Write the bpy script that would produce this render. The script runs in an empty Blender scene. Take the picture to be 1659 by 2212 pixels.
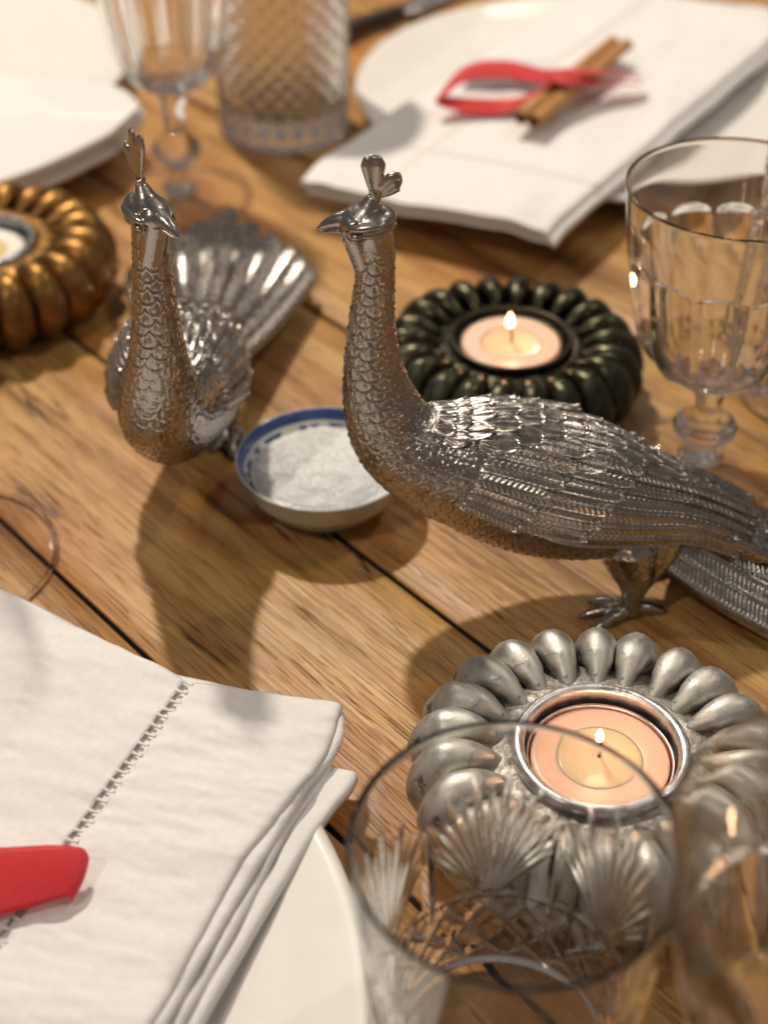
import bpy, bmesh, math, random
import numpy as np
from mathutils import Vector, Matrix
R = math.radians
random.seed(7); rng = np.random.default_rng(7)
sc = bpy.context.scene
COL = sc.collection
# ---------------------------------------------------------------- camera
cam_d = bpy.data.cameras.new('camera')
cam = bpy.data.objects.new('camera', cam_d); COL.objects.link(cam); sc.camera = cam
cam.location = (0, 0, .34); cam.rotation_euler = (R(90 - 38), 0, 0)
cam_d.sensor_fit = 'VERTICAL'; cam_d.sensor_height = 24.0; cam_d.lens = 24.0 * 3323 / 2212
cam_d.clip_start = .01; cam_d.clip_end = 50
cam_d.dof.use_dof = True; cam_d.dof.focus_distance = .442
cam_d.dof.aperture_fstop = cam_d.lens / 1000 / .0072
# ---------------------------------------------------------------- world, lamps
w = bpy.data.worlds.new('World'); sc.world = w; w.use_nodes = True
bg = w.node_tree.nodes['Background']; bg.inputs[0].default_value = (1.0, .86, .78, 1); bg.inputs[1].default_value = .15
def lamp(name, loc, target, power, size, col):
    l = bpy.data.lights.new(name, 'AREA'); l.shape = 'DISK'; l.size = size; l.energy = power; l.color = col
    o = bpy.data.objects.new(name, l); COL.objects.link(o); o.location = loc
    o.rotation_euler = (Vector(target) - Vector(loc)).to_track_quat('-Z', 'Y').to_euler()
WARM = (1.0, .87, .72)
lamp('ceiling_or_added_spot', (-.33, 1.20, 1.25), (0, .42, 0), 17, .07, WARM)
lamp('ceiling_or_added_spot', (-.62, -.30, 1.25), (0, .42, 0), 4.2, .06, WARM)
lamp('ceiling_or_added_spot', (.75, .75, 1.25), (0, .42, 0), 2.6, .06, WARM)
lamp('ceiling_or_added_spot', (-.9, 2.0, 1.3), (0, .5, 0), 2.2, .09, WARM)  # added weak spot at the back for sparkle, not a known fitting
lamp('ceiling_or_added_spot', (.35, 2.4, 1.3), (0, .5, 0), 1.8, .09, WARM)  # second added back spot, put in for sparkle on metal and glass
lamp('ceiling_or_added_spot', (.9, -.25, 1.3), (0, .4, 0), 1.2, .08, WARM)  # added weak spot on the camera side, also for sparkle
vs = sc.view_settings
sc.display_settings.display_device = 'sRGB'
vs.view_transform = 'Standard'; vs.look = 'None'; vs.exposure = .07; vs.gamma = 1; vs.use_curve_mapping = False
cy = sc.cycles
cy.use_denoising = True; cy.max_bounces = 18; cy.transmission_bounces = 16; cy.glossy_bounces = 6; cy.diffuse_bounces = 4
cy.transparent_max_bounces = 16; cy.caustics_reflective = True; cy.caustics_refractive = True
cy.sample_clamp_indirect = 10.0; cy.blur_glossy = .2
# ---------------------------------------------------------------- helpers
def props(o, label=None, cat=None, group=None, kind=None):
    if label: o['label'] = label
    if cat: o['category'] = cat
    if group: o['group'] = group
    if kind: o['kind'] = kind
    return o
def empty(name, loc, label, cat, group=None, rz=0):
    o = bpy.data.objects.new(name, None); COL.objects.link(o); o.empty_display_size = .01
    o.location = loc; o.rotation_euler = (0, 0, rz)
    return props(o, label, cat, group)
def mesh_np(name, V, F, mat, smooth=True):
    V = np.asarray(V, dtype=np.float32).reshape(-1, 3); F = np.asarray(F, dtype=np.int32)
    me = bpy.data.meshes.new(name); k = F.shape[1]
    me.vertices.add(len(V)); me.vertices.foreach_set('co', V.ravel())
    me.loops.add(F.size); me.loops.foreach_set('vertex_index', F.ravel())
    me.polygons.add(len(F)); me.polygons.foreach_set('loop_start', np.arange(0, F.size, k, dtype=np.int32))
    me.update(calc_edges=True); me.validate()
    me.polygons.foreach_set('use_smooth', np.full(len(me.polygons), smooth)); me.update()
    if mat: me.materials.append(mat)
    return me
def outward(me):
    bm = bmesh.new(); bm.from_mesh(me); bmesh.ops.remove_doubles(bm, verts=bm.verts, dist=1e-6); bmesh.ops.recalc_face_normals(bm, faces=bm.faces); bm.to_mesh(me); bm.free()
    me.polygons.foreach_set('use_smooth', np.full(len(me.polygons), True)); me.update(); return me
def ob(name, me, parent=None, loc=None, rot=None):
    if me is not None and me.materials and me.materials[0] and me.materials[0].name.startswith('crystal'): outward(me)
    o = bpy.data.objects.new(name, me); COL.objects.link(o); o.parent = parent
    if loc is not None: o.location = loc
    if rot is not None: o.rotation_euler = rot
    return o
def grid_faces(nu, nv, cu=False, cv=False, off=0):
    i = np.arange(nu if cu else nu - 1); j = np.arange(nv if cv else nv - 1)
    I, J = np.meshgrid(i, j, indexing='ij'); I2 = (I + 1) % nu; J2 = (J + 1) % nv
    return np.stack([I * nv + J, I2 * nv + J, I2 * nv + J2, I * nv + J2], -1).reshape(-1, 4) + off
def grid(name, P, mat, cu=False, cv=False, smooth=True):
    P = np.asarray(P); return mesh_np(name, P, grid_faces(P.shape[0], P.shape[1], cu, cv), mat, smooth)
def join_np(parts):                       # list of (V, F4)
    Vs, Fs, n = [], [], 0
    for V, F in parts:
        V = np.asarray(V).reshape(-1, 3); Vs.append(V); Fs.append(np.asarray(F) + n); n += len(V)
    return np.concatenate(Vs), np.concatenate(Fs)
def cr(t, ts, Y):                         # smooth (monotone cubic / hermite) interpolation
    ts = np.asarray(ts, float); Y = np.asarray(Y, float)
    if Y.ndim == 1: return cr(t, ts, Y[:, None])[..., 0]
    t = np.clip(np.asarray(t, float), ts[0], ts[-1])
    m = np.gradient(Y, ts, axis=0)
    k = np.clip(np.searchsorted(ts, t, side='right') - 1, 0, len(ts) - 2)
    h = (ts[k + 1] - ts[k])[..., None]; x = ((t - ts[k])[..., None]) / h
    return ((2*x**3 - 3*x**2 + 1) * Y[k] + (x**3 - 2*x**2 + x) * h * m[k] + (-2*x**3 + 3*x**2) * Y[k+1] + (x**3 - x**2) * h * m[k+1])
def lathe_pts(prof, n, sub=1):
    prof = np.asarray(prof, float); th = np.linspace(0, 2*np.pi, n, endpoint=False)
    r = np.maximum(prof[:, 0], 1e-5)[:, None]; z = prof[:, 1][:, None]
    return np.stack([r*np.cos(th), r*np.sin(th), z + 0*th], -1)
def lathe(name, prof, n, mat): return grid(name, lathe_pts(prof, n), mat, cv=True)
def dens(prof, step):                     # resample a polyline finely
    prof = np.asarray(prof, float); d = np.r_[0, np.cumsum(np.linalg.norm(np.diff(prof, axis=0), axis=1))]
    n = max(3, int(d[-1] / step)); s = np.linspace(0, d[-1], n)
    return np.stack([np.interp(s, d, prof[:, k]) for k in range(prof.shape[1])], -1)
def smoothp(prof, step):                  # smooth curve through points
    prof = np.asarray(prof, float); d = np.r_[0, np.cumsum(np.linalg.norm(np.diff(prof, axis=0), axis=1))]
    n = max(3, int(d[-1] / step)); return cr(np.linspace(0, d[-1], n), d, prof)
def tube_vf(pts, rad, n=10, flat=1.0, up=(0, 0, 1)):
    pts = np.asarray(pts, float); rad = np.broadcast_to(np.asarray(rad, float), (len(pts),))
    T = np.gradient(pts, axis=0); T /= np.linalg.norm(T, axis=1)[:, None] + 1e-12
    up = np.asarray(up, float); S = np.cross(T, up); bad = np.linalg.norm(S, axis=1) < 1e-3; S[bad] = np.cross(T[bad], (1, 0.01, 0))
    S /= np.linalg.norm(S, axis=1)[:, None]; N = np.cross(S, T)
    th = np.linspace(0, 2*np.pi, n, endpoint=False)
    P = pts[:, None] + rad[:, None, None]*(np.cos(th)[None, :, None]*S[:, None] + flat*np.sin(th)[None, :, None]*N[:, None])
    P = np.concatenate([np.repeat(pts[:1, None], n, 1), P, np.repeat(pts[-1:, None], n, 1)])
    return P.reshape(-1, 3), grid_faces(len(P), n, cv=True)
def vnoise(P, freq, seed=0):              # cheap smooth value noise, P (...,3)
    q = np.asarray(P, float) * freq + seed * 17.31; i = np.floor(q).astype(np.int64); f = q - i; f = f*f*(3-2*f)
    def hsh(a, b, c):
        n = (a*73856093) ^ (b*19349663) ^ (c*83492791) ^ (seed*2654435); n = (n ^ (n >> 13)) * 1274126177
        return ((n ^ (n >> 16)) & 0xffff) / 65535.0
    out = 0
    for a in (0, 1):
        for b in (0, 1):
            for c in (0, 1):
                wt = (f[..., 0] if a else 1-f[..., 0]) * (f[..., 1] if b else 1-f[..., 1]) * (f[..., 2] if c else 1-f[..., 2])
                out = out + wt * hsh(i[..., 0]+a, i[..., 1]+b, i[..., 2]+c)
    return out * 2 - 1
def remesh(parts, mat, voxel, name, sm=2):
    V, F = join_np(parts); me = mesh_np('tmp', V, F, None); o = bpy.data.objects.new('tmp', me); COL.objects.link(o)
    m = o.modifiers.new('r', 'REMESH'); m.mode = 'VOXEL'; m.voxel_size = voxel; m.use_smooth_shade = True
    s = o.modifiers.new('s', 'SMOOTH'); s.factor = .5; s.iterations = sm
    dg = bpy.context.evaluated_depsgraph_get(); ev = o.evaluated_get(dg)
    me2 = bpy.data.meshes.new_from_object(ev); me2.name = name
    bpy.data.objects.remove(o); me2.materials.clear(); me2.materials.append(mat)
    me2.polygons.foreach_set('use_smooth', np.full(len(me2.polygons), True)); return me2
def ellipsoid_vf(c, r, rot=None, nu=24, nv=32):
    u = np.linspace(0, np.pi, nu)[:, None]; v = np.linspace(0, 2*np.pi, nv, endpoint=False)[None]
    P = np.stack([np.sin(u)*np.cos(v)*r[0], np.sin(u)*np.sin(v)*r[1], np.cos(u)*r[2] + 0*v], -1)
    if rot is not None: P = P @ np.array(rot).T
    return (P + np.array(c)).reshape(-1, 3), grid_faces(nu, nv, cv=True)
# ---------------------------------------------------------------- materials
def nmat(name):
    m = bpy.data.materials.new(name); m.use_nodes = True; nt = m.node_tree
    return m, nt, nt.nodes['Principled BSDF'], nt.nodes.new, nt.links.new
def ramp(N, stops):
    r = N('ShaderNodeValToRGB'); e = r.color_ramp.elements
    while len(e) < len(stops): e.new(.5)
    for k, (p, c) in enumerate(stops): e[k].position = p; e[k].color = (*c, 1) if len(c) == 3 else c
    return r
def wood():
    m, nt, b, N, L = nmat('oiled_wood')
    tc = N('ShaderNodeTexCoord'); oi = N('ShaderNodeObjectInfo')
    add = N('ShaderNodeVectorMath'); add.operation = 'ADD'
    rn = N('ShaderNodeMath'); rn.operation = 'MULTIPLY'; rn.inputs[1].default_value = 31.7; L(oi.outputs['Random'], rn.inputs[0])
    L(tc.outputs['Object'], add.inputs[0]); L(rn.outputs[0], add.inputs[1])
    def mp(scale):
        q = N('ShaderNodeMapping'); q.inputs['Scale'].default_value = scale; L(add.outputs[0], q.inputs[0]); return q
    def noise(mpn, s, d=4, r=.6, dist=0):
        n = N('ShaderNodeTexNoise'); n.inputs['Scale'].default_value = s; n.inputs['Detail'].default_value = d
        n.inputs['Roughness'].default_value = r; n.inputs['Distortion'].default_value = dist; L(mpn.outputs[0], n.inputs[0]); return n
    g1 = noise(mp((.55, 12, 8)), 7, 5, .58, .8)          # broad figure
    g2 = noise(mp((1.2, 60, 30)), 8, 4, .55, .3)          # fine grain
    g3 = noise(mp((5, 150, 60)), 9, 2, .5)             # pores
    big = noise(mp((1.5, 3, 3)), 3.5, 2, .5)
    c1 = ramp(N, [(.26, (.23, .105, .028)), (.40, (.41, .215, .062)), (.55, (.53, .31, .103)), (.75, (.61, .395, .158))]); L(g1.outputs[0], c1.inputs[0])
    c2 = ramp(N, [(.30, (.58, .48, .38)), (.5, (.95, .93, .9)), (.7, (1.08, 1.07, 1.05))]); L(g2.outputs[0], c2.inputs[0])
    c3 = ramp(N, [(.32, (.28, .18, .12)), (.40, (1, 1, 1))]); L(g3.outputs[0], c3.inputs[0])
    c4 = ramp(N, [(.3, (1.08, .80, .58)), (.55, (1, 1, 1)), (.75, (1.05, 1.02, .95))]); L(big.outputs[0], c4.inputs[0])
    cur = c1.outputs[0]
    for c, f in ((c2, .42), (c3, .50), (c4, .9)):
        x = N('ShaderNodeMix'); x.data_type = 'RGBA'; x.blend_type = 'MULTIPLY'; x.inputs[0].default_value = f
        L(cur, x.inputs[6]); L(c.outputs[0], x.inputs[7]); cur = x.outputs[2]
    # knots: dark warped spots
    kn = N('ShaderNodeTexVoronoi'); kn.inputs['Scale'].default_value = 7; km = mp((.55, 1.6, 1)); L(km.outputs[0], kn.inputs[0])
    kr = ramp(N, [(.03, (.10, .05, .025)), (.10, (.55, .45, .35)), (.2, (1, 1, 1))]); L(kn.outputs['Distance'], kr.inputs[0])
    x = N('ShaderNodeMix'); x.data_type = 'RGBA'; x.blend_type = 'MULTIPLY'; x.inputs[0].default_value = .8
    L(cur, x.inputs[6]); L(kr.outputs[0], x.inputs[7]); cur = x.outputs[2]
    # cracks
    ck = noise(mp((1.3, 26, 10)), 5, 3, .55, .6); cr_ = ramp(N, [(.485, (1, 1, 1)), (.498, (.12, .07, .04)), (.502, (.12, .07, .04)), (.515, (1, 1, 1))]); L(ck.outputs[0], cr_.inputs[0])
    msk = noise(mp((3, 8, 5)), 4.5, 2, .5); mr = ramp(N, [(.56, (0, 0, 0)), (.63, (1, 1, 1))]); L(msk.outputs[0], mr.inputs[0])
    x = N('ShaderNodeMix'); x.data_type = 'RGBA'; x.blend_type = 'MULTIPLY'; L(mr.outputs[0], x.inputs[0])
    L(cur, x.inputs[6]); L(cr_.outputs[0], x.inputs[7]); cur = x.outputs[2]
    hs = N('ShaderNodeHueSaturation'); v = N('ShaderNodeMapRange'); v.inputs[3].default_value = .86; v.inputs[4].default_value = 1.12
    L(oi.outputs['Random'], v.inputs[0]); L(v.outputs[0], hs.inputs['Value']); L(cur, hs.inputs['Color']); L(hs.outputs[0], b.inputs['Base Color'])
    rr = N('ShaderNodeMapRange'); rr.inputs[3].default_value = .30; rr.inputs[4].default_value = .55; L(g2.outputs[0], rr.inputs[0]); L(rr.outputs[0], b.inputs['Roughness'])
    bp = N('ShaderNodeBump'); bp.inputs['Strength'].default_value = .8; bp.inputs['Distance'].default_value = .0006
    s = N('ShaderNodeMath'); s.operation = 'ADD'; L(g2.outputs[0], s.inputs[0]); L(c3.outputs[0], s.inputs[1])
    s2 = N('ShaderNodeMath'); s2.operation = 'ADD'; L(s.outputs[0], s2.inputs[0]); L(x.outputs[2], s2.inputs[1])
    L(s2.outputs[0], bp.inputs['Height']); L(bp.outputs[0], b.inputs['Normal']); return m
def metal(name, col, rough, bump=.0, bscale=900, patina=None, pat_scale=180, pat_lo=.60, pat_hi=.68, rvar=.1):
    m, nt, b, N, L = nmat(name); b.inputs['Metallic'].default_value = 1
    tc = N('ShaderNodeTexCoord')
    n = N('ShaderNodeTexNoise'); n.inputs['Scale'].default_value = 260; n.inputs['Detail'].default_value = 4; L(tc.outputs['Object'], n.inputs[0])
    rr = N('ShaderNodeMapRange'); rr.inputs[1].default_value = .3; rr.inputs[2].default_value = .7
    rr.inputs[3].default_value = max(.02, rough - rvar); rr.inputs[4].default_value = rough + rvar; L(n.outputs[0], rr.inputs[0]); L(rr.outputs[0], b.inputs['Roughness'])
    cr_ = ramp(N, [(.3, tuple(c*.8 for c in col)), (.7, col)]); L(n.outputs[0], cr_.inputs[0]); out = cr_.outputs[0]
    if patina:
        p = N('ShaderNodeTexNoise'); p.inputs['Scale'].default_value = pat_scale; p.inputs['Detail'].default_value = 8; p.inputs['Roughness'].default_value = .7
        p.inputs['Distortion'].default_value = .6; L(tc.outputs['Object'], p.inputs[0])
        q = ramp(N, [(pat_lo, (0, 0, 0)), (pat_hi, (1, 1, 1))]); L(p.outputs[0], q.inputs[0])
        x = N('ShaderNodeMix'); x.data_type = 'RGBA'; L(q.outputs[0], x.inputs[0]); L(out, x.inputs[6]); x.inputs[7].default_value = (*patina, 1); out = x.outputs[2]
        mm = N('ShaderNodeMapRange'); mm.inputs[3].default_value = 1; mm.inputs[4].default_value = .15; L(q.outputs[0], mm.inputs[0]); L(mm.outputs[0], b.inputs['Metallic'])
        r2 = N('ShaderNodeMix'); L(q.outputs[0], r2.inputs[0]); L(rr.outputs[0], r2.inputs[2]); r2.inputs[3].default_value = .7; L(r2.outputs[0], b.inputs['Roughness'])
    L(out, b.inputs['Base Color'])
    if bump:
        v = N('ShaderNodeTexNoise'); v.inputs['Scale'].default_value = bscale; v.inputs['Detail'].default_value = 3; L(tc.outputs['Object'], v.inputs[0])
        bp = N('ShaderNodeBump'); bp.inputs['Strength'].default_value = bump; bp.inputs['Distance'].default_value = .0004
        L(v.outputs[0], bp.inputs['Height']); L(bp.outputs[0], b.inputs['Normal'])
    return m
def glass(name='crystal', clear=.25):
    """lead crystal; 'clear' is the share of light that goes straight through thin walls"""
    m, nt, b, N, L = nmat(name); b.inputs['Base Color'].default_value = (1, .995, .985, 1)
    b.inputs['Transmission Weight'].default_value = 1; b.inputs['IOR'].default_value = 1.52; b.inputs['Roughness'].default_value = 0
    tr = N('ShaderNodeBsdfTransparent'); tr.inputs[0].default_value = (.995, .993, .99, 1); out = nt.nodes['Material Output']; mx = N('ShaderNodeMixShader')
    if clear < 1: mx.inputs[0].default_value = clear; L(b.outputs[0], mx.inputs[1]); L(tr.outputs[0], mx.inputs[2])
    else:
        gl = N('ShaderNodeBsdfGlossy'); gl.inputs['Roughness'].default_value = .02; f = N('ShaderNodeFresnel'); ge = N('ShaderNodeNewGeometry'); mr_ = N('ShaderNodeMapRange'); mr_.inputs[3].default_value = 1.5; mr_.inputs[4].default_value = 1/1.5; L(ge.outputs['Backfacing'], mr_.inputs[0]); L(mr_.outputs[0], f.inputs[0])
        L(f.outputs[0], mx.inputs[0]); L(tr.outputs[0], mx.inputs[1]); L(gl.outputs[0], mx.inputs[2])
    L(mx.outputs[0], out.inputs[0]); return m
def cloth(name, col, scale=3400, sheen=.3, rough=.85, strength=.32, satin=False):
    m, nt, b, N, L = nmat(name); b.inputs['Roughness'].default_value = rough
    b.inputs['Sheen Weight'].default_value = sheen
    tc = N('ShaderNodeTexCoord'); mp = N('ShaderNodeMapping'); mp.inputs['Rotation'].default_value = (0, 0, R(31)); L(tc.outputs['Object'], mp.inputs[0])
    hs = []
    for d in ('X', 'Y'):
        wv = N('ShaderNodeTexWave'); wv.bands_direction = d; wv.inputs['Scale'].default_value = scale / 6.28 * (1 if d == 'X' else .8); wv.inputs['Distortion'].default_value = 1.5
        wv.inputs['Detail'].default_value = 1; L(mp.outputs[0], wv.inputs[0]); hs.append(wv.outputs['Fac'])
    mx = N('ShaderNodeMath'); mx.operation = 'MULTIPLY' if satin else 'ADD'; L(hs[0], mx.inputs[0]); L(hs[1], mx.inputs[1])
    bp = N('ShaderNodeBump'); bp.inputs['Strength'].default_value = strength; bp.inputs['Distance'].default_value = .00015
    L(mx.outputs[0], bp.inputs['Height']); L(bp.outputs[0], b.inputs['Normal'])
    n = N('ShaderNodeTexNoise'); n.inputs['Scale'].default_value = 420; n.inputs['Detail'].default_value = 5; L(tc.outputs['Object'], n.inputs[0])
    c = ramp(N, [(.3, tuple(k*(.80 if satin else .93) for k in col)), (.7, col)]); n.inputs['Scale'].default_value = 900 if satin else 420; L(n.outputs[0], c.inputs[0]); L(c.outputs[0], b.inputs['Base Color']); return m
def plain(name, col, rough=.5, sss=0, coat=0, spec=.5, radius=(1, .5, .3), sscale=.005, trans=0):
    m, nt, b, N, L = nmat(name); b.inputs['Roughness'].default_value = rough
    tc = N('ShaderNodeTexCoord'); n = N('ShaderNodeTexNoise'); n.inputs['Scale'].default_value = 90; n.inputs['Detail'].default_value = 4; L(tc.outputs['Object'], n.inputs[0])
    c = ramp(N, [(.3, tuple(k*.94 for k in col)), (.7, col)]); L(n.outputs[0], c.inputs[0]); L(c.outputs[0], b.inputs['Base Color'])
    b.inputs['Specular IOR Level'].default_value = spec; b.inputs['Coat Weight'].default_value = coat; b.inputs['Coat Roughness'].default_value = .05
    if sss: b.inputs['Subsurface Weight'].default_value = sss; b.inputs['Subsurface Radius'].default_value = radius; b.inputs['Subsurface Scale'].default_value = sscale
    return m
def emis(name, col, s):
    m, nt, b, N, L = nmat(name); b.inputs['Base Color'].default_value = (0, 0, 0, 1); b.inputs['Emission Color'].default_value = (*col, 1); b.inputs['Emission Strength'].default_value = s; return m
M_wood = wood()
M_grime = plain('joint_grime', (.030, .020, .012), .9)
M_bird = metal('nickel_plate', (.43, .40, .37), .25, bump=.14, bscale=1500, rvar=.08, patina=(.07, .055, .042), pat_scale=240, pat_lo=.60, pat_hi=.74)
M_bird_smooth = metal('polished_nickel', (.43, .40, .37), .27, rvar=.09, bump=.35, bscale=520)
M_silver = metal('aged_pewter', (.60, .59, .555), .54, bump=.25, bscale=1100, patina=(.06, .055, .045), pat_scale=95, pat_lo=.60, pat_hi=.67)
M_silver_flat = metal('dusty_pewter', (.50, .48, .44), .55, bump=.8, bscale=900, patina=(.13, .115, .09), pat_scale=260, pat_lo=.46, pat_hi=.62)
M_dark = metal('dark_bronze', (.060, .056, .034), .30, bump=.2, patina=(.030, .042, .032), pat_scale=70, pat_lo=.5, pat_hi=.66)
M_gold = metal('antique_gold', (.30, .165, .05), .42, bump=.2, patina=(.035, .018, .006), pat_scale=70, pat_lo=.52, pat_hi=.66)
M_alu = metal('aluminium_cup', (.72, .72, .72), .25)
M_crystal = glass('crystal', .0); M_bowl_glass = glass('crystal_bowl', .04); M_foot_glass = glass('crystal_foot', 1)
M_linen = cloth('white_linen', (.86, .85, .85))
M_hem = cloth('linen_thread', (.84, .80, .76), strength=.2)
M_china = plain('white_china', (.78, .765, .735), .40, coat=.04, spec=.25)
M_wax_pink = plain('pink_wax', (.90, .51, .40), .30, sss=1, radius=(1, .5, .32), sscale=.010)
M_wax_melt = plain('melted_wax', (.88, .50, .34), .10, sss=1, radius=(1, .5, .3), sscale=.008)
M_wax_white = plain('white_wax', (.85, .82, .76), .35, sss=.5, sscale=.004)
M_wick = plain('charred_wick', (.03, .025, .04), .8)
def flame_mat():
    m, nt, b, N, L = nmat('flame'); tc = N('ShaderNodeTexCoord'); sp = N('ShaderNodeSeparateXYZ'); L(tc.outputs['Generated'], sp.inputs[0])
    c = ramp(N, [(.0, (.10, .16, .9)), (.16, (.75, .35, .25)), (.35, (1, .74, .42)), (.75, (1, .82, .55)), (1, (1, .55, .18))]); L(sp.outputs[2], c.inputs[0]); L(c.outputs[0], b.inputs['Emission Color'])
    q = N('ShaderNodeMapRange'); q.inputs[2].default_value = .35; q.inputs[3].default_value = 1.5; q.inputs[4].default_value = 9; L(sp.outputs[2], q.inputs[0]); L(q.outputs[0], b.inputs['Emission Strength'])
    b.inputs['Base Color'].default_value = (0, 0, 0, 1); return m
M_flame = flame_mat()
M_red = cloth('red_satin', (.80, .008, .016), scale=5200, sheen=.3, rough=.38, strength=1.0, satin=True)
M_cinn = plain('cinnamon_bark', (.46, .24, .085), .75)
M_salt = plain('salt_grain', (.93, .93, .92), .5, sss=.2, sscale=.001)
M_card = plain('pale_card', (.72, .73, .76), .7)
M_ink = plain('blue_ink', (.12, .18, .42), .6)
# ---------------------------------------------------------------- table made of planks
PA = R(-49.35)                                            # direction the boards run
nrm = np.array([math.cos(PA + R(90)), math.sin(PA + R(90))])   # across the boards
table = empty('dining_table', (0, 0, 0), 'oiled wooden dining table of long boards laid diagonally under the whole setting', 'table')
table.rotation_euler = (0, 0, PA)
joints = [.1770, .2622, .3528, .4420]
while joints[0] > -.75: joints.insert(0, joints[0] - random.uniform(.083, .091))
while joints[-1] < 1.45: joints.append(joints[-1] + random.uniform(.083, .091))
def plank(y0, y1, x0, x1, dz):
    g = .0008; xs = np.linspace(x0, x1, 90); t = .03
    sec = [(y0+g, -t), (y0+g, -.0016), (y0+g+.0002, -.0006), (y0+g+.0008, 0)] + [(y0+g+.0008+(y1-y0-2*g-.0016)*k/6, 0) for k in range(1, 6)] + [(y1-g-.0008, 0), (y1-g-.0002, -.0006), (y1-g, -.0016), (y1-g, -t)]
    P = np.zeros((len(xs), len(sec), 3)); S = np.array(sec)
    P[..., 0] = xs[:, None]; P[..., 1] = S[None, :, 0]; P[..., 2] = S[None, :, 1] + dz
    wob = vnoise(np.stack([xs, xs*0+y0, xs*0], -1), 14, 3)*.0006
    P[:, :4, 1] += wob[:, None]; 
    V = P.reshape(-1, 3) - np.array([(x0+x1)/2, (y0+y1)/2, 0])
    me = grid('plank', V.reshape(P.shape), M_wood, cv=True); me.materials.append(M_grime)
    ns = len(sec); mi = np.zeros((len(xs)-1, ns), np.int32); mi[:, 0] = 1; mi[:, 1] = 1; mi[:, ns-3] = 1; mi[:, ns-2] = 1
    me.polygons.foreach_set('material_index', mi.ravel()); return me, ((x0+x1)/2, (y0+y1)/2, 0)
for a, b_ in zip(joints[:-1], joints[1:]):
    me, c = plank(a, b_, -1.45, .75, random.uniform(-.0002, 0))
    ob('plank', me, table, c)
bf = mesh_np('underframe', [(x, y, z) for x in (-1.40, .70) for y in (-.70, 1.4) for z in (-.075, -.031)], [(0, 1, 3, 2), (4, 6, 7, 5), (0, 4, 5, 1), (2, 3, 7, 6), (0, 2, 6, 4), (1, 5, 7, 3)], M_wood, False)
ob('underframe', bf, table)
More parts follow.
